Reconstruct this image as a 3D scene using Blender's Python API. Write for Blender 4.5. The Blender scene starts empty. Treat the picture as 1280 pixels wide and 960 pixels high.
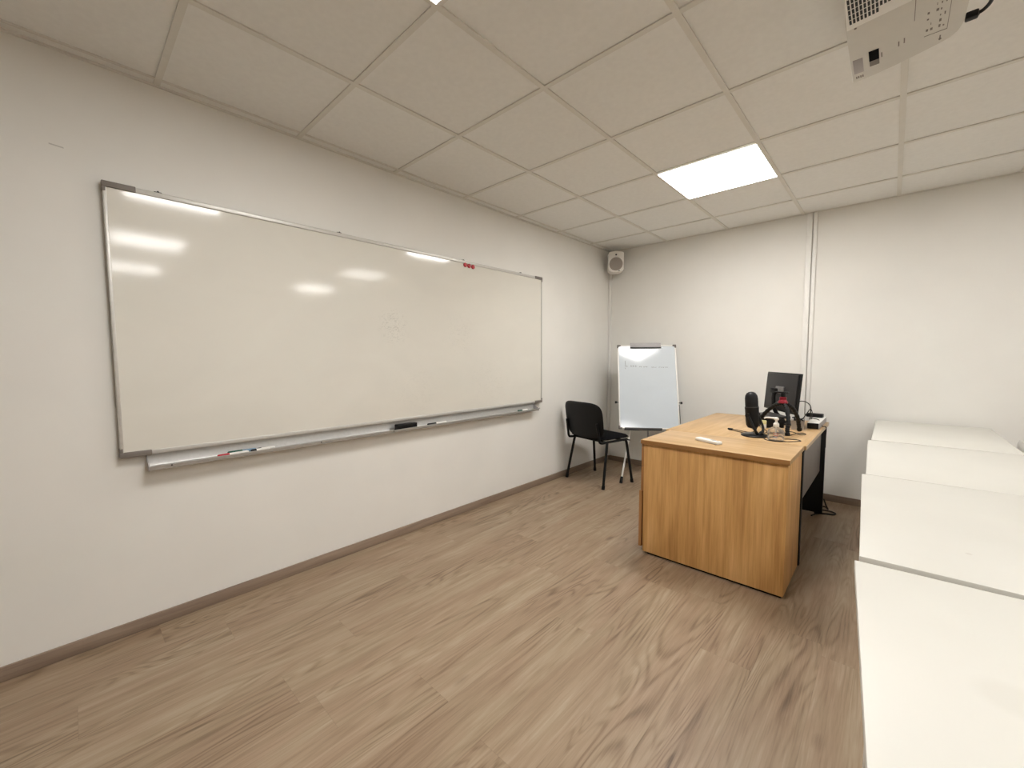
import bpy, bmesh, math, random
from mathutils import Vector, Matrix
random.seed(7)
S = bpy.context.scene
COL = S.collection
H = 2.462            # ceiling height
RX, RY = 6.6, -8.0   # far right wall, wall behind the camera
DZ = .73             # desk top

# ---------------------------------------------------------------- materials
class NT:
    def __init__(self, name):
        self.m = bpy.data.materials.new(name); self.m.use_nodes = True
        self.t = self.m.node_tree; self.t.nodes.clear()
    def n(self, typ, props=None, **ins):
        nd = self.t.nodes.new(typ)
        for k, v in (props or {}).items(): setattr(nd, k, v)
        for k, v in ins.items():
            key = int(k[1:]) if k[0] == 'i' and k[1:].isdigit() else k.replace('_', ' ')
            s = nd.inputs[key]
            if isinstance(v, bpy.types.NodeSocket): self.t.links.new(v, s)
            else: s.default_value = v
        return nd
    def math(self, op, a, b=0.0, c=0.0, clamp=False):
        return self.n('ShaderNodeMath', {'operation': op, 'use_clamp': clamp}, i0=a, i1=b, i2=c).outputs[0]
    def vmath(self, op, a, b=(0, 0, 0)):
        return self.n('ShaderNodeVectorMath', {'operation': op}, i0=a, i1=b).outputs[0]
    def mix(self, f, a, b, blend='MIX'):
        nd = self.n('ShaderNodeMix', {'data_type': 'RGBA', 'blend_type': blend})
        for i, v in ((0, f), (6, a), (7, b)):
            if isinstance(v, bpy.types.NodeSocket): self.t.links.new(v, nd.inputs[i])
            else: nd.inputs[i].default_value = v
        return nd.outputs[2]
    def ramp(self, f, stops, interp='LINEAR'):
        nd = self.n('ShaderNodeValToRGB', None, i0=f); cr = nd.color_ramp; cr.interpolation = interp
        while len(cr.elements) < len(stops): cr.elements.new(.5)
        for e, (p, c) in zip(cr.elements, stops):
            e.position = p; e.color = c if len(c) == 4 else (*c, 1)
        return nd.outputs[0]
    def out(self, sh):
        o = self.n('ShaderNodeOutputMaterial'); self.t.links.new(sh, o.inputs[0]); return self.m
    def coord(self): return self.n('ShaderNodeTexCoord').outputs['Object']

def srgb(r, g, b):
    f = lambda c: (c/255/12.92) if c/255 <= .04045 else ((c/255+.055)/1.055)**2.4
    return (f(r), f(g), f(b), 1)

def plain(name, col, rough=.5, metal=0.0, spec=.5, noise=.04, nscale=18, bump=0.0, bscale=200, **extra):
    T = NT(name); co = T.coord()
    nz = T.n('ShaderNodeTexNoise', None, Vector=co, Scale=nscale, Detail=3.0).outputs[0]
    lo = tuple(c*(1-noise) for c in col[:3])+(1,); hi = tuple(min(1, c*(1+noise)) for c in col[:3])+(1,)
    c = T.ramp(nz, [(.3, lo), (.7, hi)])
    b = T.n('ShaderNodeBsdfPrincipled', None, Base_Color=c, Roughness=rough, Metallic=metal, Specular_IOR_Level=spec)
    for k, v in extra.items(): b.inputs[k.replace('_', ' ')].default_value = v
    if bump:
        bn = T.n('ShaderNodeTexNoise', None, Vector=co, Scale=bscale, Detail=2.0).outputs[0]
        bp = T.n('ShaderNodeBump', None, Strength=bump, Distance=.002, Height=bn)
        T.t.links.new(bp.outputs[0], b.inputs['Normal'])
    return T.out(b.outputs[0])

def wood(name, c0, c1, c2, axis='Z', rough=.4, fine=1.0):
    """straight-grained veneer, grain running along axis"""
    T = NT(name); co = T.coord()
    sc = {'X': (1.1, 26, 26), 'Y': (26, 1.1, 26), 'Z': (26, 26, 1.1)}[axis]
    v = T.vmath('MULTIPLY', co, sc)
    n1 = T.n('ShaderNodeTexNoise', None, Vector=v, Scale=1.0, Detail=6.0, Roughness=.62, Distortion=.25).outputs[0]
    v2 = T.vmath('MULTIPLY', co, tuple(s*(.12 if s > 5 else .5) for s in sc))
    n2 = T.n('ShaderNodeTexNoise', None, Vector=v2, Scale=1.0, Detail=2.0).outputs[0]
    rings = T.math('SINE', T.math('MULTIPLY', n2, 46.0))
    v3 = T.vmath('MULTIPLY', co, tuple(s*(7 if s > 5 else 6) for s in sc))
    n3 = T.n('ShaderNodeTexNoise', None, Vector=v3, Scale=1.0, Detail=2.0).outputs[0]
    f = T.math('ADD', T.math('MULTIPLY', n1, .75), T.math('MULTIPLY', rings, .055))
    f = T.math('ADD', f, T.math('MULTIPLY', n3, .25))
    c = T.ramp(f, [(.3, c0), (.5, c1), (.7, c2)])
    b = T.n('ShaderNodeBsdfPrincipled', None, Base_Color=c, Roughness=rough, Specular_IOR_Level=.4)
    return T.out(b.outputs[0])

def floor_material():
    T = NT('oak_laminate'); co = T.coord()
    sx = T.n('ShaderNodeSeparateXYZ', None, Vector=co)
    x, y = sx.outputs[0], sx.outputs[1]
    PW, PL = .193, 1.28
    u = T.math('DIVIDE', x, PW); row = T.math('FLOOR', u)
    rr = T.n('ShaderNodeTexWhiteNoise', {'noise_dimensions': '1D'}, W=row).outputs[0]
    v = T.math('ADD', T.math('DIVIDE', y, PL), T.math('MULTIPLY', rr, 7.3)); col = T.math('FLOOR', v)
    pid = T.n('ShaderNodeCombineXYZ', None, X=row, Y=col, Z=0.0).outputs[0]
    wn = T.n('ShaderNodeTexWhiteNoise', {'noise_dimensions': '3D'}, Vector=pid)
    rnd = wn.outputs[0]; rcol = wn.outputs[1]
    off = T.vmath('MULTIPLY', rcol, (13., 29., 17.))
    p = T.vmath('ADD', co, off)
    # cathedral arches: contour lines of a stretched noise field
    pc = T.vmath('MULTIPLY', p, (7.0, .80, 1))
    nc = T.n('ShaderNodeTexNoise', None, Vector=pc, Scale=1.0, Detail=2.0, Roughness=.42, Distortion=.4).outputs[0]
    ring = T.math('SINE', T.math('MULTIPLY', nc, 120.0))
    ring = T.math('MULTIPLY', T.math('ADD', ring, 1.0), .5)
    ring = T.math('POWER', ring, 2.2)
    # patchy strength of the arches
    pm = T.vmath('MULTIPLY', p, (5., 1.3, 1))
    nm = T.n('ShaderNodeTexNoise', None, Vector=pm, Scale=1.0, Detail=2.0).outputs[0]
    msk = T.ramp(nm, [(.40, (0, 0, 0)), (.62, (1, 1, 1))])
    # long streaks and fine pores
    ps = T.vmath('MULTIPLY', p, (34., 1.3, 1))
    ns = T.n('ShaderNodeTexNoise', None, Vector=ps, Scale=1.0, Detail=7.0, Roughness=.62, Distortion=.5).outputs[0]
    pf = T.vmath('MULTIPLY', p, (240., 9., 1))
    nf = T.n('ShaderNodeTexNoise', None, Vector=pf, Scale=1.0, Detail=2.0).outputs[0]
    pb = T.vmath('MULTIPLY', p, (9., 1.6, 1))
    nb = T.n('ShaderNodeTexNoise', None, Vector=pb, Scale=1.0, Detail=3.0, Distortion=.6).outputs[0]
    f = T.math('ADD', T.math('MULTIPLY', ns, .50), T.math('MULTIPLY', nf, .24))
    f = T.math('ADD', f, T.math('MULTIPLY', nb, .30))
    f = T.math('SUBTRACT', f, T.math('MULTIPLY', T.math('MULTIPLY', ring, msk), .155))
    f = T.math('ADD', f, T.math('MULTIPLY', T.math('SUBTRACT', rnd, .5), .02))
    c = T.ramp(f, [(.23, srgb(104, 86, 68)), (.40, srgb(144, 124, 102)), (.54, srgb(163, 143, 121)), (.71, srgb(182, 165, 145))])
    # warmer and greyer patches between boards
    tint = T.ramp(nb, [(.35, srgb(250, 236, 228)), (.65, srgb(240, 240, 226))])
    c = T.mix(.4, c, tint, 'MULTIPLY')
    # knots
    vor = T.n('ShaderNodeTexVoronoi', {'feature': 'F1'}, Vector=T.vmath('MULTIPLY', p, (3.6, 1.5, 1)), Scale=1.0).outputs[0]
    kn = T.ramp(vor, [(.02, (1, 1, 1)), (.085, (0, 0, 0))])
    c = T.mix(T.math('MULTIPLY', kn, T.math('MULTIPLY', nm, .95)), c, srgb(78, 60, 45))
    # joints between the boards
    fu = T.math('FRACT', u); fv = T.math('FRACT', v)
    eu = T.math('LESS_THAN', T.math('MINIMUM', fu, T.math('SUBTRACT', 1.0, fu)), .006)
    ev = T.math('LESS_THAN', T.math('MINIMUM', fv, T.math('SUBTRACT', 1.0, fv)), .0009)
    j = T.math('MAXIMUM', eu, ev)
    c = T.mix(T.math('MULTIPLY', j, .14), c, srgb(86, 68, 52))
    rg = T.math('ADD', .36, T.math('MULTIPLY', ns, .16))
    b = T.n('ShaderNodeBsdfPrincipled', None, Base_Color=c, Roughness=rg, Specular_IOR_Level=.42)
    bp = T.n('ShaderNodeBump', None, Strength=.12, Distance=.001, Height=f)
    T.t.links.new(bp.outputs[0], b.inputs['Normal'])
    return T.out(b.outputs[0])

def board_material(name, col, rough, marks):
    """glossy enamel with wiped-out pen smears; marks: list of (centre, radius, strength)"""
    T = NT(name); co = T.coord()
    n = T.n('ShaderNodeTexNoise', None, Vector=T.vmath('MULTIPLY', co, (2, 2.2, 3.5)), Scale=1.0, Detail=5.0, Distortion=.8).outputs[0]
    c = T.ramp(n, [(.3, tuple(k*.955 for k in col[:3])), (.7, col)])
    sm = T.n('ShaderNodeTexNoise', None, Vector=T.vmath('MULTIPLY', co, (30, 34, 60)), Scale=1.0, Detail=4.0, Distortion=2.0).outputs[0]
    smm = T.ramp(sm, [(.52, (0, 0, 0)), (.64, (1, 1, 1))])
    tot = None
    for ctr, rad, st in marks:
        d = T.n('ShaderNodeVectorMath', {'operation': 'DISTANCE'}, i0=co, i1=ctr).outputs['Value']
        m = T.n('ShaderNodeMapRange', None, Value=d, i1=rad, i2=rad*.3, i3=0.0, i4=st).outputs[0]
        tot = m if tot is None else T.math('ADD', tot, m)
    if tot is not None:
        c = T.mix(T.math('MULTIPLY', tot, smm, clamp=True), c, srgb(120, 118, 108))
    rn = T.n('ShaderNodeTexNoise', None, Vector=T.vmath('MULTIPLY', co, (9, 9, 16)), Scale=1.0, Detail=4.0).outputs[0]
    rg = T.math('ADD', rough*.75, T.math('MULTIPLY', rn, rough*.5))
    b = T.n('ShaderNodeBsdfPrincipled', None, Base_Color=c, Roughness=rg, Specular_IOR_Level=.5)
    wv = T.n('ShaderNodeTexNoise', None, Vector=co, Scale=9.0, Detail=3.0).outputs[0]
    bp = T.n('ShaderNodeBump', None, Strength=.03, Distance=.004, Height=wv)
    T.t.links.new(bp.outputs[0], b.inputs['Normal'])
    return T.out(b.outputs[0])

def wall_material():
    T = NT('white_painted_wall'); co = T.coord()
    n = T.n('ShaderNodeTexNoise', None, Vector=co, Scale=2.5, Detail=4.0).outputs[0]
    c = T.ramp(n, [(.3, srgb(234, 232, 226)), (.7, srgb(238, 236, 230))])
    # a short grey scuff high up on the left wall
    s = T.n('ShaderNodeSeparateXYZ', None, Vector=co)
    yy = T.math('ADD', s.outputs[1], 4.376); zz = T.math('SUBTRACT', s.outputs[2], 2.092)
    line = T.math('ABSOLUTE', T.math('ADD', zz, T.math('MULTIPLY', yy, .10)))
    m = T.math('MULTIPLY', T.math('LESS_THAN', line, .0025), T.math('LESS_THAN', T.math('ABSOLUTE', yy), .02))
    m = T.math('MULTIPLY', m, T.math('LESS_THAN', s.outputs[0], .01))
    c = T.mix(T.math('MULTIPLY', m, .35), c, srgb(110, 104, 96))
    fn = T.n('ShaderNodeTexNoise', None, Vector=co, Scale=260.0, Detail=2.0).outputs[0]
    bp = T.n('ShaderNodeBump', None, Strength=.08, Distance=.001, Height=fn)
    b = T.n('ShaderNodeBsdfPrincipled', None, Base_Color=c, Roughness=.75, Specular_IOR_Level=.25, Normal=bp.outputs[0])
    return T.out(b.outputs[0])

def table_material(name, spots):
    T = NT(name); co = T.coord()
    n = T.n('ShaderNodeTexNoise', None, Vector=co, Scale=3.0, Detail=3.0).outputs[0]
    c = T.ramp(n, [(.3, srgb(208, 206, 198)), (.7, srgb(211, 209, 201))])
    for ctr, rad, st in spots:
        d = T.n('ShaderNodeVectorMath', {'operation': 'DISTANCE'}, i0=co, i1=ctr).outputs['Value']
        m = T.n('ShaderNodeMapRange', None, Value=d, i1=rad, i2=rad*.55, i3=0.0, i4=st).outputs[0]
        c = T.mix(m, c, srgb(160, 152, 136))
    b = T.n('ShaderNodeBsdfPrincipled', None, Base_Color=c, Roughness=.42, Specular_IOR_Level=.4)
    return T.out(b.outputs[0])

def emission(name, col, strength):
    T = NT(name); co = T.coord()
    n = T.n('ShaderNodeTexNoise', None, Vector=co, Scale=2.0).outputs[0]
    c = T.ramp(n, [(.0, col), (1., col)])
    return T.out(T.n('ShaderNodeEmission', None, Color=c, Strength=strength).outputs[0])

def clear(name, tint, rough=.05, ior=1.45, alpha=1.0):
    T = NT(name); co = T.coord()
    n = T.n('ShaderNodeTexNoise', None, Vector=co, Scale=12.0).outputs[0]
    c = T.ramp(n, [(0, tint), (1, tint)])
    b = T.n('ShaderNodeBsdfPrincipled', None, Base_Color=c, Roughness=rough, IOR=ior, Transmission_Weight=1.0)
    return T.out(b.outputs[0])

M = {}
M['wall'] = wall_material()
M['floor'] = floor_material()
M['tile'] = plain('ceiling_tile', srgb(238, 238, 235), .9, spec=.1, noise=.02, nscale=40, bump=.15, bscale=350)
M['grid'] = plain('ceiling_grid_metal', srgb(224, 222, 215), .55, spec=.3, noise=.02)
M['base'] = wood('baseboard_wood', srgb(122, 104, 90), srgb(142, 123, 107), srgb(158, 139, 122), 'Y', .45)
M['base_x'] = wood('baseboard_wood_back', srgb(122, 104, 90), srgb(142, 123, 107), srgb(158, 139, 122), 'X', .45)
M['trunk'] = plain('white_pvc', srgb(236, 234, 229), .5, noise=.02)
LIGHT_POWER = [[28.0, 24.5], [9.5, 18.0], [20.0, 20.0]]
for i in range(3):
    for j in range(2): M['light%d%d' % (i, j)] = emission('light_diffuser', (1.0, .978, .95, 1), LIGHT_POWER[i][j])
M['lframe'] = plain('light_frame', srgb(226, 222, 214), .4, noise=.02)
M['alu'] = plain('brushed_aluminium', srgb(186, 185, 182), .42, metal=.6, noise=.04, nscale=60)
M['alu_l'] = plain('pale_aluminium', srgb(208, 206, 200), .42, metal=.35, noise=.03, nscale=60)
M['capgrey'] = plain('grey_plastic_cap', srgb(122, 115, 108), .55, noise=.06)
M['dark'] = plain('dark_grey_plastic', srgb(52, 50, 48), .5)
M['mesh'] = plain('black_wire_mesh', srgb(20, 20, 21), .5, spec=.3, noise=.4, nscale=600)
M['black'] = plain('black_plastic', srgb(13, 13, 14), .5, spec=.3)
M['blackgl'] = plain('black_gloss_plastic', srgb(8, 8, 9), .3, spec=.35)
M['blackmt'] = plain('black_powder_coat', srgb(12, 12, 13), .55, spec=.3, bump=.1, bscale=400)
M['fabric'] = plain('black_fabric', srgb(12, 12, 14), .95, spec=.1, noise=.25, nscale=240, bump=.5, bscale=500)
M['monitor'] = plain('charcoal_plastic', srgb(38, 36, 36), .5, noise=.05)
M['monlight'] = plain('grey_bracket', srgb(112, 110, 108), .4)
M['red'] = plain('red_plastic', srgb(170, 16, 34), .4)
M['redm'] = plain('red_anodised', srgb(132, 14, 34), .35, metal=.3)
M['green'] = plain('green_plastic', srgb(24, 82, 66), .4)
M['blue'] = plain('blue_grey_plastic', srgb(120, 150, 172), .4)
M['white'] = plain('white_plastic', srgb(236, 234, 228), .35, noise=.015)
M['offwhite_shade'] = plain('offwhite_plastic_shade', srgb(213, 211, 204), .45, noise=.02)
M['offwhite'] = plain('offwhite_plastic', srgb(234, 232, 226), .45, noise=.02)
M['spk'] = plain('speaker_shell', srgb(236, 232, 226), .5, noise=.02)
M['grille'] = plain('speaker_grille', srgb(156, 147, 138), .6, noise=.2, nscale=420, bump=.5, bscale=700)
M['grey'] = plain('mid_grey_laminate', srgb(138, 132, 126), .55)
M['pgrey'] = plain('pale_grey_plastic', srgb(172, 168, 168), .5)
M['yellow'] = plain('pale_yellow_plastic', srgb(226, 220, 160), .45)
M['whitepaint'] = plain('white_powder_coat', srgb(228, 225, 218), .4, noise=.02)
M['wood_z'] = wood('oak_veneer_upright', srgb(184, 136, 80), srgb(213, 165, 103), srgb(232, 188, 128), 'Z', .42)
M['wood_x'] = wood('oak_veneer_cross', srgb(172, 138, 94), srgb(190, 156, 111), srgb(204, 172, 129), 'X', .40)
M['wood_y'] = wood('oak_veneer_long', srgb(172, 138, 94), srgb(190, 156, 111), srgb(204, 172, 129), 'Y', .40)
M['edge'] = wood('oak_edge_band', srgb(138, 96, 52), srgb(156, 112, 64), srgb(170, 124, 74), 'X', .45)
M['door_wood'] = wood('oak_veneer_door', srgb(140, 94, 52), srgb(160, 112, 66), srgb(176, 128, 80), 'Z', .42)
M['pale_edge'] = plain('pale_edge_band', srgb(206, 186, 158), .5)
M['wb'] = board_material('whiteboard_enamel', srgb(228, 225, 215), .085,
    [((.03, -2.90, 1.45), .14, .26), ((.03, -2.33, 1.42), .2, .09), ((.03, -2.0, 1.05), .3, .06), ((.03, -2.72, 1.02), .3, .05)])
M['flip'] = board_material('flip_board_enamel', srgb(212, 220, 226), .10, [])
M['table'] = table_material('white_laminate', [])
M['table4'] = table_material('white_laminate_smudged', [((.175, -.40, .735), .05, .10)])
M['table3'] = table_material('white_laminate_speck', [((.215, -.77, .735), .008, .25)])
M['glass'] = plain('clear_plastic', srgb(232, 230, 228), .2, noise=.01, Transmission_Weight=.86, IOR=1.08)
M['gel'] = clear('clear_gel', (.95, .97, .97, 1), .02, 1.33)
M['tub'] = plain('frosted_plastic', srgb(214, 206, 196), .35, Transmission_Weight=.55)
M['label'] = plain('white_label', srgb(226, 224, 220), .5, noise=.02)
M['ink'] = plain('grey_ink', srgb(70, 68, 66), .7)
M['inkl'] = plain('faint_ink', srgb(128, 122, 110), .7)
M['inkblue'] = plain('pale_blue_ink', srgb(150, 160, 190), .6)
M['inkred'] = plain('pink_ink', srgb(206, 140, 130), .6)

# ---------------------------------------------------------------- geometry helpers
class MB:
    def __init__(self): self.bm = bmesh.new()
    def _add(self, verts, faces, mi=0):
        vs = [self.bm.verts.new(v) for v in verts]
        out = []
        for f in faces:
            try:
                fc = self.bm.faces.new([vs[i] for i in f]); fc.material_index = mi; out.append(fc)
            except ValueError: pass
        return vs, out
    def box(self, a, b, bev=0.0, mi=0, mat=None, seg=2):
        x0, y0, z0 = (min(a[i], b[i]) for i in range(3)); x1, y1, z1 = (max(a[i], b[i]) for i in range(3))
        vs = [(x0,y0,z0),(x1,y0,z0),(x1,y1,z0),(x0,y1,z0),(x0,y0,z1),(x1,y0,z1),(x1,y1,z1),(x0,y1,z1)]
        fs = [(0,3,2,1),(4,5,6,7),(0,1,5,4),(1,2,6,5),(2,3,7,6),(3,0,4,7)]
        v, f = self._add(vs, fs, mi)
        if bev:
            es = list({e for q in f for e in q.edges})
            r = bmesh.ops.bevel(self.bm, geom=es, offset=bev, segments=seg, profile=.5, affect='EDGES')
            for q in r['faces']: q.material_index = mi
            v = list({w for q in r['faces'] for w in q.verts} | {w for w in v if w.is_valid})
        if mat is not None: bmesh.ops.transform(self.bm, matrix=mat, verts=[w for w in v if w.is_valid])
        return self
    def cyl(self, p, q, r0, r1=None, n=20, mi=0, caps=True):
        r1 = r0 if r1 is None else r1
        p, q = Vector(p), Vector(q); d = (q-p).normalized()
        a = d.orthogonal().normalized(); b = d.cross(a)
        vs = [];
        for c, r in ((p, r0), (q, r1)):
            for i in range(n):
                t = 2*math.pi*i/n; vs.append(c + a*math.cos(t)*r + b*math.sin(t)*r)
        fs = [(i, (i+1) % n, n+(i+1) % n, n+i) for i in range(n)]
        if caps: fs += [tuple(range(n-1, -1, -1)), tuple(range(n, 2*n))]
        self._add(vs, fs, mi); return self
    def tube(self, pts, r, n=10, mi=0, smooth=0, closed=False):
        P = [Vector(p) for p in pts]
        if smooth:      # Catmull-Rom
            Q = []
            m = len(P)
            for i in range(m-1):
                a, b, c, d = P[max(i-1, 0)], P[i], P[i+1], P[min(i+2, m-1)]
                for k in range(smooth):
                    t = k/smooth
                    Q.append(.5*((2*b)+(c-a)*t+(2*a-5*b+4*c-d)*t*t+(3*b-a-3*c+d)*t**3))
            Q.append(P[-1]); P = Q
        vs = []; nrm = None; m = len(P)
        for i in range(m):
            d = (P[min(i+1, m-1)]-P[max(i-1, 0)]).normalized()
            if nrm is None: nrm = d.orthogonal().normalized()
            else:
                nrm = (nrm-d*nrm.dot(d))
                nrm = nrm.normalized() if nrm.length > 1e-6 else d.orthogonal().normalized()
            b = d.cross(nrm)
            rr = r[min(i, len(r)-1)] if isinstance(r, (list, tuple)) else r
            for k in range(n):
                t = 2*math.pi*k/n; vs.append(P[i]+nrm*math.cos(t)*rr+b*math.sin(t)*rr)
        fs = [(i*n+k, i*n+(k+1) % n, (i+1)*n+(k+1) % n, (i+1)*n+k) for i in range(m-1) for k in range(n)]
        fs += [tuple(range(n-1, -1, -1)), tuple(range((m-1)*n, m*n))]
        self._add(vs, fs, mi); return self
    def lathe(self, prof, n=32, mi=0, mat=None):
        """prof: (r, z) from bottom to top about the local z axis"""
        vs = []; fs = []
        for r, z in prof:
            for k in range(n):
                t = 2*math.pi*k/n; vs.append((max(r, 1e-5)*math.cos(t), max(r, 1e-5)*math.sin(t), z))
        for i in range(len(prof)-1):
            for k in range(n): fs.append((i*n+k, i*n+(k+1) % n, (i+1)*n+(k+1) % n, (i+1)*n+k))
        fs += [tuple(range(n-1, -1, -1)), tuple(range((len(prof)-1)*n, len(prof)*n))]
        v, f = self._add(vs, fs, mi)
        if mat is not None: bmesh.ops.transform(self.bm, matrix=mat, verts=v)
        return self
    def prism(self, pts, z0, z1, mi=0, bev=0.0, mat=None):
        n = len(pts)
        vs = [(x, y, z0) for x, y in pts]+[(x, y, z1) for x, y in pts]
        fs = [tuple(range(n-1, -1, -1)), tuple(range(n, 2*n))]+[(i, (i+1) % n, n+(i+1) % n, n+i) for i in range(n)]
        v, f = self._add(vs, fs, mi)
        if bev:
            es = list({e for q in f[:2] for e in q.edges})
            r = bmesh.ops.bevel(self.bm, geom=es, offset=bev, segments=3, profile=.5, affect='EDGES')
            v = list({w for q in r['faces'] for w in q.verts} | {w for w in v if w.is_valid})
        if mat is not None: bmesh.ops.transform(self.bm, matrix=mat, verts=[w for w in v if w.is_valid])
        return self
    def grid_slab(self, fn, nu, nv, mi=0):
        """closed slab: fn(u, v, side) for u, v in 0..1, side 0/1"""
        vs = [fn(i/nu, j/nv, s) for s in (0, 1) for j in range(nv+1) for i in range(nu+1)]
        W = nu+1; o = W*(nv+1); fs = []
        for j in range(nv):
            for i in range(nu):
                a = j*W+i
                fs.append((a, a+W, a+W+1, a+1)); fs.append((o+a, o+a+1, o+a+W+1, o+a+W))
        rim = [i for i in range(W)]+[j*W+nu for j in range(1, nv+1)]+[nv*W+i for i in range(nu-1, -1, -1)]+[j*W for j in range(nv-1, 0, -1)]
        for k in range(len(rim)):
            a, b = rim[k], rim[(k+1) % len(rim)]; fs.append((a, b, o+b, o+a))
        self._add(vs, fs, mi); return self
    def build(self, name, mats, parent=None, label=None, mat=None, ang=35):
        bmesh.ops.recalc_face_normals(self.bm, faces=self.bm.faces)
        me = bpy.data.meshes.new(name); self.bm.to_mesh(me); self.bm.free()
        for m in (mats if isinstance(mats, (list, tuple)) else [mats]): me.materials.append(M[m])
        for p in me.polygons: p.use_smooth = True
        me.set_sharp_from_angle(angle=math.radians(ang))
        o = bpy.data.objects.new(name, me); COL.objects.link(o)
        if parent: o.parent = parent
        if mat is not None: o.matrix_local = mat
        if label: o['label'] = label
        return o

def tag(o, label, cat, group=None):
    o['label'] = label; o['category'] = cat
    if group: o['group'] = group
    return o
def thing(name, label, cat, loc=(0, 0, 0), rz=0.0, group=None):
    o = bpy.data.objects.new(name, None); COL.objects.link(o)
    o.empty_display_size = .05
    o.location = loc; o.rotation_euler = (0, 0, rz)
    return tag(o, label, cat, group)
def struct(mb, name, mats, parent=None):
    o = mb.build(name, mats, parent)
    if parent is None: o['kind'] = 'structure'
    return o
KIDS = {}
def copy_thing(root, loc=None, rz=None, label=None):
    def rec(o, par):
        c = o.copy(); COL.objects.link(c)
        if par: c.parent = par
        for ch in [k for k in bpy.data.objects if k.parent == o]: rec(ch, c)
        return c
    r = rec(root, None)
    if loc is not None: r.location = loc
    if rz is not None: r.rotation_euler = (0, 0, rz)
    if label: r['label'] = label
    return r

# ---------------------------------------------------------------- the room
struct(MB().box((-.1, RY-.1, -.08), (RX+.1, .1, 0)), 'floor', 'floor')
struct(MB().box((-.1, RY-.1, -.08), (0, .1, H+.14)), 'wall_left', 'wall')
struct(MB().box((0, 0, -.08), (RX+.1, .1, H+.14)), 'wall_back', 'wall')
struct(MB().box((RX, RY-.1, -.08), (RX+.1, 0, H+.14)), 'wall_right', 'wall')
struct(MB().box((0, RY-.1, -.08), (RX, RY, H+.14)), 'wall_front', 'wall')

LX = [(1.265, 1.865), (3.065, 3.665), (4.865, 5.465)]
LY = [(-1.656, -1.056), (-4.056, -3.456)]
X0, Y0, T = .065, -.456, .6
xs = [X0+i*T for i in range(12) if X0+i*T < RX]
ys = [Y0-j*T for j in range(12) if Y0-j*T > RY]
# ceiling tiles with openings where the light panels lie in the grid
cb = MB()
gx = [0]+xs+[RX]; gy = [0]+ys+[RY]
for i in range(len(gx)-1):
    for j in range(len(gy)-1):
        cx, cy = (gx[i]+gx[i+1])/2, (gy[j]+gy[j+1])/2
        if any(a < cx < b for a, b in LX) and any(a < cy < b for a, b in LY): continue
        cb.box((gx[i], gy[j], H+.006), (gx[i+1], gy[j+1], H+.024))
ceil = struct(cb, 'ceiling', 'tile')
gb = MB()
for i, x in enumerate(xs): gb.box((x-(.006 if i == 0 else .012), 0, H), (x+(.006 if i == 0 else .012), RY, H+.010))
for y in ys: gb.box((0, y-.012, H+.0005), (RX, y+.012, H+.0105))
struct(gb, 'ceiling_grid', 'grid', ceil)
struct(MB().box((0, RY-.1, H+.12), (RX, .1, H+.16)), 'trim_3', 'tile')            # slab above the suspended ceiling
# wall angle around the ceiling
struct(MB().box((0, RY, H-.003), (.010, 0, H+.010)).box((.010, -.010, H-.003), (RX, 0, H+.010)), 'trim_4', 'grid')

struct(MB().box((0, RY, 0), (.012, 0, .058), .002), 'baseboard_left', 'base')
struct(MB().box((.012, -.012, 0), (RX, 0, .058), .002), 'baseboard_back', 'base_x')
struct(MB().box((.012, RY, 0), (RX-.012, RY+.012, .058), .002), 'baseboard_front', 'base_x')
struct(MB().box((RX-.012, RY, 0), (RX, -.012, .058), .002), 'baseboard_right', 'base')
# white cable trunking: in the corner, and a double run on the back wall
struct(MB().box((0, -.035, .058), (.028, 0, H-.003), .003).box((.004, -.041, .058), (.020, -.035, H-.003), .002), 'trim_1', 'trunk')
struct(MB().box((1.893, -.022, .058), (1.934, 0, H-.003), .003).box((1.939, -.016, .058), (1.967, 0, H-.003), .003), 'trim_2', 'trunk')

# ---------------------------------------------------------------- ceiling lights
llab = [['square lit ceiling panel above the desk', 'square ceiling light panel cut off by the top edge of the photo'],
        ['square ceiling light panel mirrored as the brightest blob near the whiteboard middle',
         'square ceiling light panel mirrored as the widest streak at the whiteboard left'],
        ['square ceiling light panel mirrored as the lowest blob left of the whiteboard middle',
         'square ceiling light panel mirrored as the lower streak at the whiteboard left']]
for i, (xa, xb) in enumerate(LX):
    for j, (ya, yb) in enumerate(LY):
        loc = ((xa+xb)/2, (ya+yb)/2, H)
        if True:
            l0 = thing('ceiling_light', llab[i][j], 'light', loc, 0, 'square ceiling light panels')
            h = .2925; w = .003
            f = MB()
            for a, b in (((-h, -h, -.005), (h, -h+w, -.0004)), ((-h, h-w, -.005), (h, h, -.0004)), ((-h, -h+w, -.005), (-h+w, h-w, -.0004)), ((h-w, -h+w, -.005), (h, h-w, -.0004))): f.box(a, b)
            f.box((-.286, -.286, .004), (.286, .286, .026))
            f.build('frame', 'lframe', l0)
            MB().box((-h+w, -h+w, -.004), (h-w, h-w, -.0006)).box((-.285, -.285, -.0006), (.285, .285, .004)).build('diffuser', 'light%d%d' % (i, j), l0)

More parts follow.
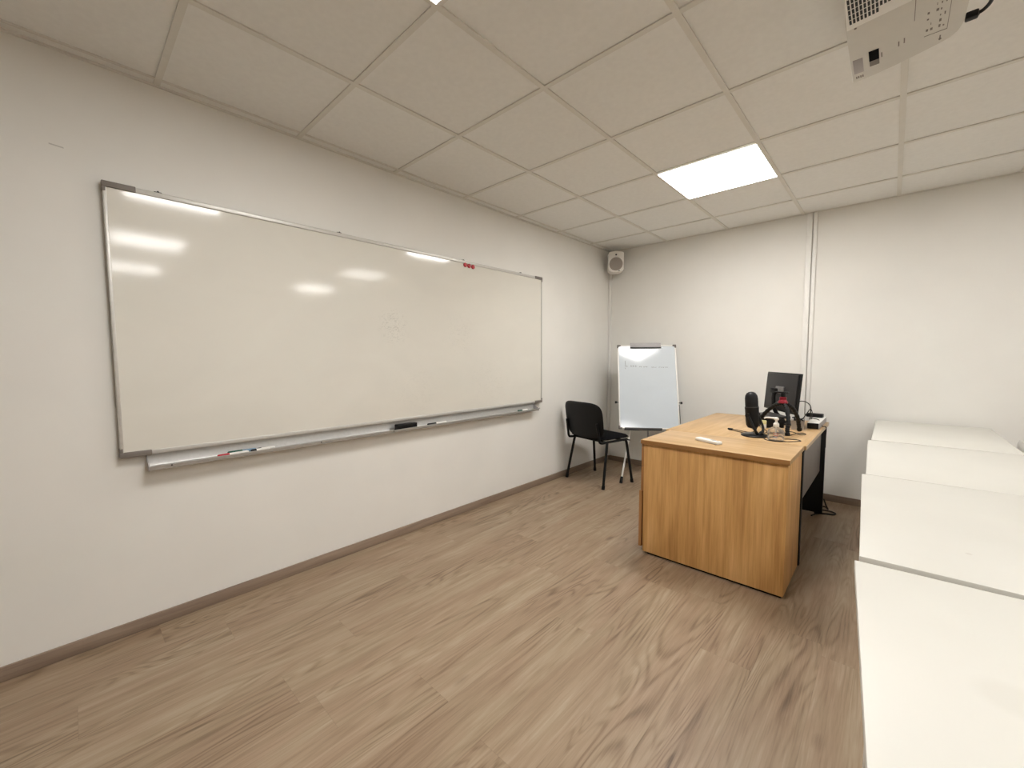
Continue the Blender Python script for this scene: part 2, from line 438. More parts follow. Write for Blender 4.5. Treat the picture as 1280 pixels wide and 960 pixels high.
# ---------------------------------------------------------------- big whiteboard on the left wall
wb = thing('whiteboard', 'long wall-mounted whiteboard with aluminium frame and pen tray', 'whiteboard', (0, 0, 0))
YA, YB, ZA, ZB, BX = -4.255, -1.325, .812, 1.986, .030
MB().box((.010, YA+.008, ZA+.008), (BX, YB-.008, ZB-.008)).build('writing_surface', 'wb', wb)
fr = MB(); fx = .036
fr.box((.008, YA+.05, ZB-.022), (fx, YB-.05, ZB), .003).box((.008, YA+.05, ZA), (fx, YB-.05, ZA+.020), .003)
fr.box((.008, YA, ZA+.02), (fx, YA+.013, ZB-.022), .003).box((.008, YB-.013, ZA+.02), (fx, YB, ZB-.022), .003)
fr.build('frame', 'alu_l', wb)
for yy, s in ((YA, 1), (YB, -1)):
    for zz, t in ((ZA, 1), (ZB, -1)):
        MB().box((.006, yy-s*.002, zz-t*.002), (fx+.003, yy+s*.105, zz+t*.022), .003).box((.006, yy-s*.002, zz+t*.022), (fx+.002, yy+s*.010, zz+t*.040), .002).build('corner_cap', 'capgrey', wb, 'grey plastic corner cap')
for yy in (-4.075, -3.25, -2.285, -1.622):
    MB().box((.006, yy-.014, ZB-.001), (.028, yy+.014, ZB+.005), .002).cyl((.028, yy, ZB+.004), (.031, yy, ZB+.004), .004).build('hanging_bracket', 'dark', wb, 'dark hanging bracket')
# tray: an angled aluminium channel under the frame
tr = MB()
prof = [(.010, .812), (.010, .758), (.016, .750), (.074, .746), (.082, .752), (.084, .764), (.080, .766), (.077, .758), (.070, .753), (.020, .757), (.016, .764), (.016, .812)]
R = Matrix(((1, 0, 0, 0), (0, 0, -1, 0), (0, 1, 0, 0), (0, 0, 0, 1)))
tr.prism(prof, 4.165, 1.432, mat=R)
tr.build('pen_tray', 'alu', wb, 'aluminium pen tray')
for yy in (-4.167, -1.430):
    MB().prism([(.010, .806), (.010, .748), (.076, .744), (.086, .752), (.086, .767), (.060, .775)], -yy-.002, -yy+.002, mat=R).build('tray_end_cap', 'pgrey', wb)
MB().tube([(.05, -1.432, .757), (.05, -1.40, .757), (.05, -1.375, .760)], .003).build('tray_pin', 'dark', wb)
for yy in (-4.09, -3.42, -2.95):
    MB().cyl((.080, yy, .7585), (.0856, yy, .7595), .0035, n=12).build('tray_screw', 'dark', wb)

# things in the tray
def pen(name, label, y, x, z, L, body, cap, capfrac=.42, ang=0.0, r=.0085, group='pens lying in the whiteboard tray'):
    p = thing(name, label, 'marker', (x, y, z+r), ang, group)
    MB().tube([(0, -L/2+L*capfrac, 0), (0, L/2-.010, 0), (0, L/2-.006, 0), (0, L/2, 0)], [r*.94, r*.94, r*.9, r*.6], 14).build('barrel', body, p)
    MB().tube([(0, -L/2, 0), (0, -L/2+.003, 0), (0, -L/2+L*capfrac, 0), (0, -L/2+L*capfrac+.001, 0)], [r*.75, r, r*1.02, r*.9], 14).build('cap', cap, p)
    return p
pen('whiteboard_marker', 'white marker with red cap at the left of the tray, nearest the front edge', -3.845, .0605, .7545, .135, 'white', 'red', .36, .06)
pen('whiteboard_marker', 'marker with dark green cap behind the red capped marker in the tray', -3.800, .032, .7568, .125, 'blue', 'green', .5, -.02)
pen('whiteboard_marker', 'white marker with small dark cap right of the red capped marker, at the tray front', -3.722, .0555, .755, .088, 'white', 'black', .26, .03)
pen('whiteboard_marker', 'short white pen with small black cap, rightmost of the pens beside the red capped marker', -3.690, .034, .7564, .085, 'white', 'black', .22, -.02, .007)
pen('whiteboard_marker', 'white marker with long black cap to the right of the black eraser in the tray', -2.575, .054, .755, .17, 'white', 'black', .42, .03)
pen('whiteboard_marker', 'white marker with dark green cap at the far right end of the tray', -1.62, .050, .7552, .13, 'white', 'green', .4, .02)
er = thing('board_eraser', 'black felt board eraser standing in the whiteboard tray', 'eraser', (.056, -2.838, .7548))
MB().box((-.019, -.078, .012), (.019, .078, .040), .004).build('grip', 'black', er)
MB().box((-.020, -.080, 0), (.020, .080, .012), .002).build('felt_pad', 'fabric', er)
# red magnets
for i, (yy, zz, lb) in enumerate(((-2.272, 1.9545, 'leftmost of three round red magnets at the top edge of the whiteboard'),
                                  (-2.232, 1.952, 'middle of three round red magnets at the top edge of the whiteboard'),
                                  (-2.192, 1.950, 'rightmost of three round red magnets at the top edge of the whiteboard'))):
    mm = MB().lathe([(.015, 0), (.0165, .002), (.0155, .008), (.012, .010), (.004, .0095)], 24, mat=Matrix.Rotation(math.pi/2, 4, 'Y')).build('round_magnet', 'red')
    mm.location = (BX+.0002, yy, zz)
    tag(mm, lb, 'magnet', 'red magnets on the whiteboard')

# ---------------------------------------------------------------- flip chart easel
fa = .600; tilt = .305
fl = thing('flipchart_easel', 'white flip chart board on a tripod easel standing in the corner', 'flip chart', (.709, -.435, 0), fa)
# local frame: x along the board, -y towards the viewer, z up
BW, BH, BZ = .596, .894, .510
BM = Matrix.Translation((0, 0, BZ)) @ Matrix.Rotation(-tilt, 4, 'X')
MB().box((-BW/2+.006, -.004, .006), (BW/2-.006, .010, BH-.006)).build('board', 'flip', fl, mat=BM)
f = MB()
f.box((-BW/2, -.008, .02), (-BW/2+.014, .014, BH-.02), .003).box((BW/2-.014, -.008, .02), (BW/2, .014, BH-.02), .003)
f.box((-BW/2+.02, -.008, 0), (BW/2-.02, .014, .014), .003).box((-BW/2+.02, -.008, BH-.014), (BW/2-.02, .014, BH), .003)
f.build('frame', 'white', fl, mat=BM)
for sx in (-1, 1):
    for z, s in ((0, 1), (BH, -1)):
        MB().box((sx*(BW/2+.003), -.011, z-s*.003), (sx*(BW/2-.034), .016, z+s*.016), .004).box((sx*(BW/2+.003), -.011, z), (sx*(BW/2-.014), .016, z+s*.032), .004).build('corner_cap', 'capgrey', fl, 'grey corner cap', mat=BM)
MB().box((-.165, -.024, BH-.030), (.145, -.009, BH+.018), .003).build('paper_clamp', 'pgrey', fl, 'aluminium paper clamp', mat=BM)
MB().box((-.168, -.027, BH-.036), (.148, -.012, BH-.029), .001).build('clamp_grip', 'dark', fl, mat=BM)
MB().box((-.25, -.055, -.016), (.115, -.006, -.008), .002).box((-.25, -.058, -.016), (.115, -.055, .006), .001).build('pen_ledge', 'dark', fl, 'dark grey pen ledge', mat=BM)
for sx in (-1, 1):
    MB().cyl((sx*BW/2, .004, .275), (sx*(BW/2+.022), .004, .275), .0045).cyl((sx*(BW/2+.018), .004, .275), (sx*(BW/2+.034), .004, .275), .012).build('side_knob', 'black', fl, 'black screw knob', mat=BM)
    # hinged paper arm folded down behind the frame
MB().box((BW/2+.004, .006, .06), (BW/2+.010, .014, .26), .001).build('folded_arm', 'dark', fl, mat=BM)
random.seed(3)
def stroke(pts): MB().tube(pts, .0015, 5).build('pen_stroke', 'ink', fl, None, BM)
def scrawl(x0, x1, z, h, n):
    st = (x1-x0)/n
    for k in range(n):
        x = x0+k*st
        if random.random() < .16: continue
        pts = [(x+st*random.uniform(.05, .3), -.0045, z+h*random.uniform(-.2, .3)), (x+st*.4, -.0045, z+h*random.uniform(.4, 1)), (x+st*.6, -.0045, z+h*random.uniform(-.4, .3)), (x+st*.85, -.0045, z+h*random.uniform(.2, .7))]
        stroke(pts)
scrawl(-.215, -.08, .655, .02, 6); scrawl(-.08, .005, .650, .010, 6); scrawl(.04, .21, .648, .007, 9)
stroke([(-.222, -.0045, .72), (-.222, -.0045, .655)]); stroke([(-.222, -.0045, .645), (-.222, -.0045, .63)])
apex = Vector((0, .40, 1.30))
def legs(foot, lab=None):
    foot = Vector(foot); d = (apex-foot)
    top = foot+d*.96
    e = MB().tube([foot+d*.02, foot+d*.5], .0095, 14).tube([foot+d*.46, top], .0125, 14).build('leg', 'whitepaint', fl, 'white tubular leg')
    MB().tube([foot+Vector((0, 0, .0)), foot+d*.012, foot+d*.045], [.014, .015, .012], 14).build('rubber_foot', 'black', e)
    MB().tube([foot+d*.44, foot+d*.475], .015, 14).build('collar', 'dark', e)
legs((-.294, -.184, 0)); legs((.294, -.184, 0))
e = MB().tube([(.08, .42, .0), (.045, .41, .72)], .0085, 14).tube([(.048, .411, .66), apex], .011, 14).build('leg', 'pgrey', fl, 'grey rear leg')
MB().tube([(.08, .42, 0), (.0785, .4196, .03)], .013, 14).build('rubber_foot', 'black', e)
MB().box((-.05, .365, 1.25), (.05, .435, 1.295), .008).build('leg_hub', 'black', fl)
# brackets that carry the board on the legs
MB().tube([(-.09, .134, .86), (.09, .134, .86)], .008, 12).tube([(0, .132, .86), (.04, .405, .92)], .007, 12).build('back_bracket', 'pgrey', fl)

# ---------------------------------------------------------------- black visitor chair (faces the back wall)
ch = thing('visitor_chair', 'black padded visitor chair with tubular metal legs by the whiteboard end', 'chair', (.345, -.79, 0), math.radians(-12.7))
# local: +y is the way it faces
def seat_fn(u, v, s):
    a = (u-.5)*2; b = (v-.5)*2
    r = (abs(a)**6+abs(b)**6)**(1/6) if (a or b) else 0
    k = max(abs(a), abs(b)); sc = k/r if r else 1
    x, y = a*sc*.232, b*sc*.215
    e = max(0, 1-max(abs(a), abs(b))**5)
    z = .455+(.032*e**.5 if s else -.018*e**.5) - .018*max(0, b-.4)**1.5 + .010*a*a*.6
    return (x, y+.01, z)
MB().grid_slab(seat_fn, 20, 20).build('seat', 'fabric', ch, ang=80)
def back_fn(u, v, s, off=0.0, infl=1.0):
    a = (u-.5)*2; b = v
    # rounded outline, wider at the top
    bb = (b-.5)*2
    r = (abs(a)**4.5+abs(bb)**4.5)**(1/4.5) if (a or bb) else 0
    k = max(abs(a), abs(bb)); sc = k/r if r else 1
    x = a*sc*(.246+.012*b); z = .462+(.5+.5*bb*sc)*.350
    e = max(0, 1-max(abs(a), abs(bb))**6)**.5
    y = -.205-.20*(z-.475)**1.0*.85-.030*(1-(x/.235)**2)+.012
    y += (.036*e if s else -.014*e)*infl
    return (x, y, z)
MB().grid_slab(lambda u, v, s: (lambda p: (p[0]*.97, p[1]+.010, .64+(p[2]-.64)*.97))(back_fn(u, v, s)), 20, 20).build('backrest', 'fabric', ch, ang=80)
MB().grid_slab(lambda u, v, s: back_fn(u, v, 0, 0, 1 if s == 0 else .3), 20, 20).build('back_shell', 'black', ch, 'black plastic back shell', ang=80)
fl_, rl_ = .205, -.205
for sx in (-1, 1):
    l = MB().tube([(sx*.25, .205, .012), (sx*.222, .150, .40), (sx*.218, .140, .428)], .0125, 14).build('leg', 'blackmt', ch)
    MB().tube([(sx*.2503, .2055, 0), (sx*.2485, .201, .035)], .0155, 14).build('rubber_foot', 'black', l)
    l = MB().tube([(sx*.25, -.205, .012), (sx*.222, -.130, .40), (sx*.218, -.122, .428)], .0125, 14).build('leg', 'blackmt', ch)
    MB().tube([(sx*.2503, -.2055, 0), (sx*.2485, -.200, .035)], .0155, 14).build('rubber_foot', 'black', l)
    MB().tube([(sx*.212, .165, .430), (sx*.212, -.10, .430), (sx*.212, -.185, .430), (sx*.211, -.217, .445), (sx*.210, -.228, .50), (sx*.205, -.250, .62)], .0115, 12, smooth=5).build('back_support', 'blackmt', ch)
MB().tube([(-.216, .12, .425), (.216, .12, .425)], .010, 10).tube([(-.216, -.11, .425), (.216, -.11, .425)], .010, 10).build('cross_bar', 'blackmt', ch)
for sx in (-1, 1):
    MB().tube([(sx*.21, .145, .43), (sx*.245, .175, .425)], .006, 8).build('link_hook', 'blackmt', ch)

# ---------------------------------------------------------------- loudspeaker high in the corner
sp = thing('wall_speaker', 'small white loudspeaker mounted high in the room corner under the ceiling', 'speaker', (.165, -.175, 2.29), math.radians(33))
# local: -y is the front; outline in x,z
hw = .083
outl = [(-hw, -.085), (-hw*.80, -.103), (-.030, -.116), (.030, -.116), (hw*.80, -.103), (hw, -.085), (hw, .092), (hw*.92, .103), (hw*.55, .113), (.0, .117), (-hw*.55, .113), (-hw*.92, .103), (-hw, .092)]
RX90 = Matrix(((1, 0, 0, 0), (0, 0, 1, 0), (0, 1, 0, 0), (0, 0, 0, 1)))   # (x,y,z)->(x,z,y)
MB().prism(outl, -.055, .075, bev=.008, mat=RX90).build('cabinet', 'spk', sp)
MB().lathe([(.072, 0), (.072, .006), (.067, .0085), (.02, .011), (.0, .0112)], 36, mat=Matrix.Translation((0, -.053, -.025)) @ Matrix.Rotation(math.pi/2, 4, 'X')).build('woofer_grille', 'grille', sp, 'round grey woofer grille')
MB().lathe([(.020, 0), (.019, .004), (.014, .005)], 28, mat=Matrix.Translation((0, -.0545, .075)) @ Matrix.Rotation(math.pi/2, 4, 'X')).lathe([(.010, 0), (.009, .007), (.003, .009)], 20, 1, mat=Matrix.Translation((0, -.0545, .075)) @ Matrix.Rotation(math.pi/2, 4, 'X')).build('tweeter', ['spk', 'dark'], sp)
MB().box((.026, -.0575, -.104), (.042, -.054, -.096), .001).build('badge', 'dark', sp)
MB().box((-.03, .07, -.05), (.03, .09, .05), .004).tube([(0, .085, 0), (0, .125, 0), (-.005, .17, .01)], .012, 12).build('wall_bracket', 'black', sp, 'black bracket')

# ---------------------------------------------------------------- desk with side cabinet
dk = thing('office_desk', 'oak-veneer office desk with black panel legs behind the wooden cabinet', 'desk', (1.735, -.93, 0))
ox, oy = 1.735, -.93
DX0, DX1, DY0, DY1 = 1.325, 2.140, -1.536, -.395
MB().box((DX0-ox, DY0-oy, .705), (DX1-ox, DY1-oy, DZ), .0015).build('worktop', 'wood_y', dk)
MB().box((DX1-ox, DY0-oy+.001, .706), (DX1-ox+.0015, DY1-oy-.001, DZ-.001)).build('edge_band', 'pale_edge', dk, 'pale edge band')
for yy in (-1.515, -.425):
    l = MB().box((1.43-ox, yy-.016-oy, .012), (2.128-ox, yy+.016-oy, .69), .004).build('panel_leg', 'blackmt', dk, 'black metal panel leg')
    MB().box((1.42-ox, yy-.02-oy, .69), (2.13-ox, yy+.02-oy, .705), .002).build('top_rail', 'blackmt', l)
    for xx in (1.47, 2.09): MB().cyl((xx-ox, yy-oy, 0), (xx-ox, yy-oy, .014), .014).build('glide', 'black', l)
MB().box((2.082-ox, -1.499-oy, .345), (2.10-ox, -.441-oy, .70), .001).build('modesty_panel', 'grey', dk, 'grey modesty panel')

cbx, cby = 1.74, -1.76
cab = thing('storage_cabinet', 'light oak storage cabinet closing the near end of the desk', 'cabinet', (cbx, cby, 0))
MB().box((1.366-cbx, -1.972-cby, .016), (2.122-cbx, -1.545-cby, .7045), .001).build('carcass', 'wood_z', cab)
MB().box((1.352-cbx, -1.990-cby, .7045), (2.131-cbx, -1.541-cby, DZ), .0015).build('cabinet_top', 'wood_x', cab)
MB().box((1.352-cbx, -1.9912-cby, .7055), (2.131-cbx, -1.990-cby, DZ-.001)).build('edge_band', 'edge', cab, 'darker oak edge band')
MB().box((1.39-cbx, -1.955-cby, 0), (2.11-cbx, -1.56-cby, .016)).build('plinth', 'black', cab, 'black plinth')
for z0, z1, nm, out in ((.560, .700, 'drawer', .0), (.402, .556, 'drawer', .001), (.038, .398, 'door', .012)):
    d = MB().box((1.3655-cbx-out, -1.966-cby, z0), (1.347-cbx-out, -1.552-cby, z1), .0015).build(nm, 'door_wood', cab)
    hz = z1-.05
    MB().tube([(1.347-cbx-out, -1.83-cby, hz), (1.327-cbx-out, -1.83-cby, hz), (1.327-cbx-out, -1.70-cby, hz), (1.347-cbx-out, -1.70-cby, hz)], .005, 10).build('handle', 'alu', d)

# ---------------------------------------------------------------- things on the desk
rc = thing('remote_control', 'white remote control lying on the near corner of the wooden cabinet top', 'remote', (1.690, -1.800, DZ), math.radians(-26))
MB().box((-.082, -.022, 0), (.082, .022, .019), .006, seg=3).build('case', 'white', rc)
MB().box((.018, -.008, .0185), (.046, .010, .0205), .001).build('display', 'pgrey', rc, 'small grey display')
for k in range(3): MB().cyl((.056+k*.008, .0, .0188), (.056+k*.008, .0, .0208), .003, n=10).build('button', 'pgrey', rc)

mic = thing('desk_microphone', 'black desktop microphone on a round foot', 'microphone', (1.846, -1.395, DZ), math.radians(-20))
MB().lathe([(.074, 0), (.077, .003), (.077, .008), (.070, .013), (.020, .016), (0, .0162)], 40).build('base', 'blackgl', mic)
TB = Matrix.Translation((-.012, .0, .048)) @ Matrix.Rotation(math.radians(-5), 4, 'Y') @ Matrix.Diagonal((.95, .95, 1.05, 1))
MB().lathe([(.012, 0), (.030, .006), (.039, .022), (.0415, .05), (.0415, .118), (.0425, .121), (.0425, .128), (.040, .130)], 36, mat=TB).build('body', 'black', mic)
MB().lathe([(.039, .130), (.0395, .142), (.0395, .186), (.036, .204), (.026, .219), (.012, .226), (0, .2275)], 36, mat=TB).build('head_grille', 'mesh', mic, 'rounded dark mesh head')
MB().lathe([(.0425, .1285), (.0432, .131), (.0425, .1335)], 36, mat=TB).build('ring', 'dark', mic)
for s in (-1, 1):
    a = MB().tube([(.034, s*.018, .012), (.028, s*.044, .05), (.004, s*.050, .10), (-.014, s*.048, .135)], [.008, .009, .010, .008], 10, smooth=4).build('yoke_arm', 'black', mic)
    MB().cyl((-.016, s*.042, .135), (-.016, s*.060, .135), .013).build('clamp_knob', 'black', a)
MB().tube([(.040, -.02, .012), (.044, .0, .03), (.034, .02, .012)], .010, 10, smooth=4).build('yoke_foot', 'black', mic)
MB().cyl((-.055, -.010, .130), (-.048, -.010, .130), .008, n=14).build('dial', 'dark', mic)

# flexible mini tripod
tp = thing('phone_tripod', 'black flexible-leg phone tripod with a red collar in front of the monitor', 'tripod', (1.968, -1.235, DZ))
def flexleg(pts, r=.0125):
    P = [Vector(p) for p in pts]; Q = []
    m = len(P)
    for i in range(m-1):
        a, b, c, d = P[max(i-1, 0)], P[i], P[i+1], P[min(i+2, m-1)]
        for k in range(10):
            t = k/10; Q.append(.5*((2*b)+(c-a)*t+(2*a-5*b+4*c-d)*t*t+(3*b-a-3*c+d)*t**3))
    Q.append(P[-1])
    rr = [r*(1.06 if (i % 3) else .86) for i in range(len(Q))]
    l = MB().tube(Q, rr, 12).build('leg', 'black', tp)
    d = (Q[-1]-Q[-3]).normalized()
    MB().tube([Q[-1]-d*.02, Q[-1]-d*.004, Q[-1]], [r*1.15, r*1.25, r*1.0], 12).build('rubber_foot', 'blackgl', l)
flexleg([(-.010, -.004, .208), (-.052, .010, .186), (-.108, .030, .125), (-.150, .040, .060), (-.168, .045, .010)])
flexleg([(.008, -.012, .206), (.030, -.040, .175), (.046, -.075, .10), (.045, -.090, .05), (.048, -.096, .012)])
flexleg([(.010, .010, .208), (.045, .045, .180), (.066, .110, .115), (.070, .165, .05), (.072, .185, .012)])
MB().lathe([(.027, 0), (.029, .006), (.025, .016), (.019, .024), (.021, .034), (.020, .040), (.012, .043)], 28, mat=Matrix.Translation((0, 0, .208))).build('collar', 'redm', tp, 'red metal collar')
MB().tube([(0, 0, .248), (.0, .0, .262), (.0, 0, .276)], [.013, .016, .012], 16).build('ball_head', 'blackgl', tp)
MB().box((-.048, -.016, .276), (.030, .016, .284), .003).build('mounting_plate', 'black', tp)

# hand-sanitiser pump bottle
sb = thing('sanitizer_bottle', 'clear hand sanitizer bottle with a white pump at the desk edge', 'bottle', (1.976, -1.465, DZ), math.radians(-12))
def sq(w, d, c, n=5):
    pts = []
    for cx, cy, a0 in ((w-c, d-c, 0), (-w+c, d-c, 90), (-w+c, -d+c, 180), (w-c, -d+c, 270)):
        for k in range(n+1):
            a = math.radians(a0+90*k/n); pts.append((cx+c*math.cos(a), cy+c*math.sin(a)))
    return pts
def loft(mb, rings, mi=0):
    n = len(rings[0]); vs = [v for r in rings for v in r]
    fs = [(i*n+k, i*n+(k+1) % n, (i+1)*n+(k+1) % n, (i+1)*n+k) for i in range(len(rings)-1) for k in range(n)]
    fs += [tuple(range(n-1, -1, -1)), tuple(range((len(rings)-1)*n, len(rings)*n))]
    mb._add(vs, fs, mi); return mb
ringz = [(.036, .024, .010, 0), (.040, .027, .012, .004), (.040, .027, .012, .058), (.036, .025, .016, .070), (.024, .018, .017, .079), (.0135, .0135, .0134, .084), (.0135, .0135, .0134, .090)]
loft(MB(), [[(x, y, z) for x, y in sq(w, d, min(c, d-.0001))] for w, d, c, z in ringz]).build('bottle_body', 'glass', sb, ang=60)
for k in range(3): MB().box((-.004, -.0274, .020+.012*k), (-.004+.034*(.7+.1*(k % 3)), -.0269, .0245+.012*k)).build('label_print', ('inkblue', 'inkred', 'inkred')[k], sb)
MB().lathe([(.0155, .084), (.0160, .087), (.0155, .103), (.011, .108), (.007, .112), (.0065, .126)], 24).tube([(0, 0, .02), (0, 0, .086)], .0045, 10).build('pump_collar', 'white', sb)
MB().lathe([(.012, .126), (.0125, .130), (.0115, .139), (.006, .142)], 20).tube([(.004, 0, .135), (-.035, 0, .136), (-.060, 0, .134), (-.068, 0, .128)], [.0065, .0055, .005, .0045], 10).build('pump_nozzle', 'white', sb)

gl = thing('glue_stick', 'small stub with a pale yellow cap behind the sanitizer nozzle', 'glue stick', (1.822, -1.02, DZ))
MB().lathe([(.017, 0), (.018, .002), (.018, .030)], 24).build('tube_body', 'white', gl)
MB().lathe([(.0185, .030), (.0185, .052), (.016, .056), (0, .057)], 24).build('cap', 'yellow', gl, 'pale yellow cap')

# monitor seen from behind
my = -.937; mt = .077
mo = thing('computer_monitor', 'dark flat computer monitor seen from behind on the far end of the desk', 'monitor', (1.867, -.769, DZ), my)
MM = Matrix.Translation((0, 0, .102)) @ Matrix.Rotation(-mt, 4, 'X')   # -y is the back that faces the camera
MB().box((-.225, 0, 0), (.225, .018, .29), .004).build('screen_housing', 'blackgl', mo, mat=MM)
MB().box((-.213, -.008, .012), (.213, .002, .278), .006).build('rear_cover', 'monitor', mo, mat=MM)
MB().box((-.214, .0182, .014), (.214, .0192, .279)).build('screen', 'blackgl', mo, mat=MM)
MB().box((-.045, -.020, .130), (.062, -.008, .185), .004).build('mount_plate', 'monlight', mo, 'lighter grey mounting plate', mat=MM)
MB().tube([(-.012, -.028, .250), (-.012, -.034, .20), (-.012, -.030, .13), (-.01, -.010, .085), (-.01, .035, .035), (-.01, .05, .012)], .014, 14).box((-.046, -.046, .236), (.026, -.022, .276), .006).build('stand_neck', 'black', mo)
MB().lathe([(.105, 0), (.108, .004), (.105, .010), (.03, .014), (.0, .0145)], 40, mat=Matrix.Translation((-.01, .055, 0)) @ Matrix.Diagonal((.6, .6, 1, 1))).build('stand_base', 'black', mo)

# dark closed laptop on a black dock, left of the monitor foot
lp = thing('laptop', 'dark grey closed laptop lying on a black dock below the monitor', 'laptop', (1.815, -.886, DZ), -.937)
LM = Matrix.Translation((0, 0, .066)) @ Matrix.Rotation(math.radians(3), 4, 'X')
b = MB().box((-.12, -.085, 0), (.12, .085, .009), .003).build('base', 'black', lp, mat=LM)
MB().box((-.12, -.085, .0095), (.12, .085, .017), .003).build('lid', 'dark', lp, mat=LM)
dkk = thing('docking_station', 'black docking box under the dark laptop', 'dock', (1.815, -.886, DZ), -.937)
MB().box((-.105, -.070, .0), (.105, .070, .060), .005).build('housing', 'black', dkk)
for a, b in ((-.09, -.06), (-.04, .0), (.03, .05)): MB().box((a, -.0712, .010), (b, -.0702, .020)).build('port', 'monlight', dkk)

# white media box with black front, adapter on top, plastic tub
bx = thing('media_box', 'long white box with a black front lying along the desk edge', 'box', (2.090, -.66, DZ))
MB().box((-.034, -.19, .002), (.034, .255, .044), .003).build('case', 'white', bx)
MB().box((-.033, -.1915, .003), (.033, -.190, .043), .001).build('front_panel', 'blackgl', bx, 'glossy black front')
MB().box((.034, -.185, .004), (.0352, .25, .040)).build('side_panel', 'pgrey', bx, 'grey side panel')
ad = thing('power_adapter', 'small black power adapter lying on top of the white box', 'adapter', (2.060, -.50, DZ+.0445), math.radians(-6))
MB().box((-.052, -.020, 0), (.052, .030, .028), .004).build('case', 'black', ad)
MB().tube([(-.052, .0, .014), (-.062, 0, .014)], [.006, .004], 10).build('strain_relief', 'black', ad)
tb = thing('plastic_tub', 'small frosted plastic tub of black cables beside the white box', 'tub', (2.012, -.93, DZ), .15)
t_ = MB(); n_ = sq(.034, .034, .008); m_ = sq(.040, .040, .009)
loft(t_, [[(x, y, 0) for x, y in n_], [(x, y, .064) for x, y in m_], [(x*1.06, y*1.06, .066) for x, y in m_], [(x*.96, y*.96, .066) for x, y in m_], [(x*.95, y*.95, .004) for x, y in n_]])
t_.build('tub_body', 'tub', tb)
def cable(name, label, pts, r=.0022, mat='black', smooth=6, cat='cable', group=None):
    mb = MB().tube(pts, r, 8, smooth=smooth)
    o = mb.build(name, mat); tag(o, label, cat, group); return o
z = DZ+.0026
random.seed(11)
pts = []
for k in range(46):
    a = k*1.05; rr = .024+.010*math.sin(k*1.7)
    pts.append((2.012+rr*math.cos(a), -.93+rr*math.sin(a)*.9, DZ+.022+.0013*k+.008*math.sin(k*2.3)))
cable('cable_bundle', 'tangle of black cables heaped in the plastic tub', pts, .0045, 'black', 4)
cable('video_cable', 'black cable looping up beside the monitor edge', [(1.985, -.80, .905), (2.005, -.80, .918), (2.035, -.79, .915), (2.062, -.77, .885), (2.062, -.75, .83), (2.058, -.72, .79), (2.05, -.68, DZ+.048)], .0032)
cable('video_cable', 'second black cable hanging beside the looping monitor cable', [(1.985, -.86, .83), (2.0, -.86, .80), (2.012, -.87, .785), (2.03, -.85, .80), (2.045, -.80, .83), (2.06, -.75, .86), (2.066, -.70, .83), (2.06, -.66, DZ+.048)], .0028)
cable('power_cable', 'black cord lying over the white box and hanging over the desk edge', [(2.040, -.60, DZ+.0478), (2.075, -.62, DZ+.0474), (2.100, -.66, DZ+.047), (2.118, -.69, DZ+.030), (2.128, -.70, DZ+.006), (2.151, -.70, DZ+.0), (2.152, -.70, .66), (2.150, -.68, .58)], .003)
cable('usb_cable', 'black cable curling in front of the sanitizer bottle', [(1.905, -1.43, z), (1.925, -1.49, z), (1.96, -1.512, z), (2.0, -1.510, z), (2.05, -1.47, z), (2.095, -1.405, z), (2.07, -1.375, z), (2.03, -1.385, z), (2.01, -1.40, z)], .0024)
cable('usb_cable', 'black cable curling around the right tripod foot', [(2.015, -1.24, z), (2.03, -1.15, z), (2.065, -1.09, z), (2.085, -1.13, z), (2.06, -1.17, z), (2.02, -1.13, z+.006), (1.985, -1.07, z), (1.96, -1.0, z)], .0022)
cable('usb_cable', 'tangled black cables between the microphone foot and the tripod', [(1.93, -1.37, z), (1.95, -1.30, z), (1.99, -1.27, z), (2.0, -1.21, z), (1.95, -1.18, z), (1.91, -1.22, z), (1.90, -1.30, z+.004), (1.94, -1.26, z+.007), (1.97, -1.15, z), (1.93, -1.05, z), (1.90, -1.0, z)], .0026)
cable('usb_cable', 'black cable running from the dock towards the microphone', [(1.80, -1.01, z), (1.86, -1.13, z), (1.88, -1.22, z), (1.86, -1.30, z), (1.90, -1.33, z), (1.925, -1.315, z)], .0024)
uc = thing('usb_lead', 'thin black lead with a plug lying left of the microphone foot', 'cable', (1.66, -1.245, DZ))
MB().tube([(.018, -.002, .0052), (.05, -.008, .003), (.09, -.03, .003), (.13, -.05, .004), (.155, -.065, .010), (.17, -.075, .02)], .002, 8, smooth=5).tube([(.002, -.03, .003), (.04, -.047, .003), (.085, -.075, .003), (.105, -.088, .003)], .002, 8, smooth=4).build('lead', 'black', uc)
MB().box((-.012, -.008, .0), (.020, .006, .010), .002).build('plug', 'black', uc)
cable('floor_cable', 'black cable coiled on the floor behind the far desk leg', [(2.126, -.335, .10), (2.14, -.30, .04), (2.15, -.27, .006), (2.12, -.22, .006), (2.05, -.25, .006), (2.09, -.32, .006), (2.17, -.315, .006), (2.205, -.35, .006), (2.19, -.39, .006), (2.15, -.405, .006), (2.10, -.44, .006), (2.07, -.52, .006)], .0055)

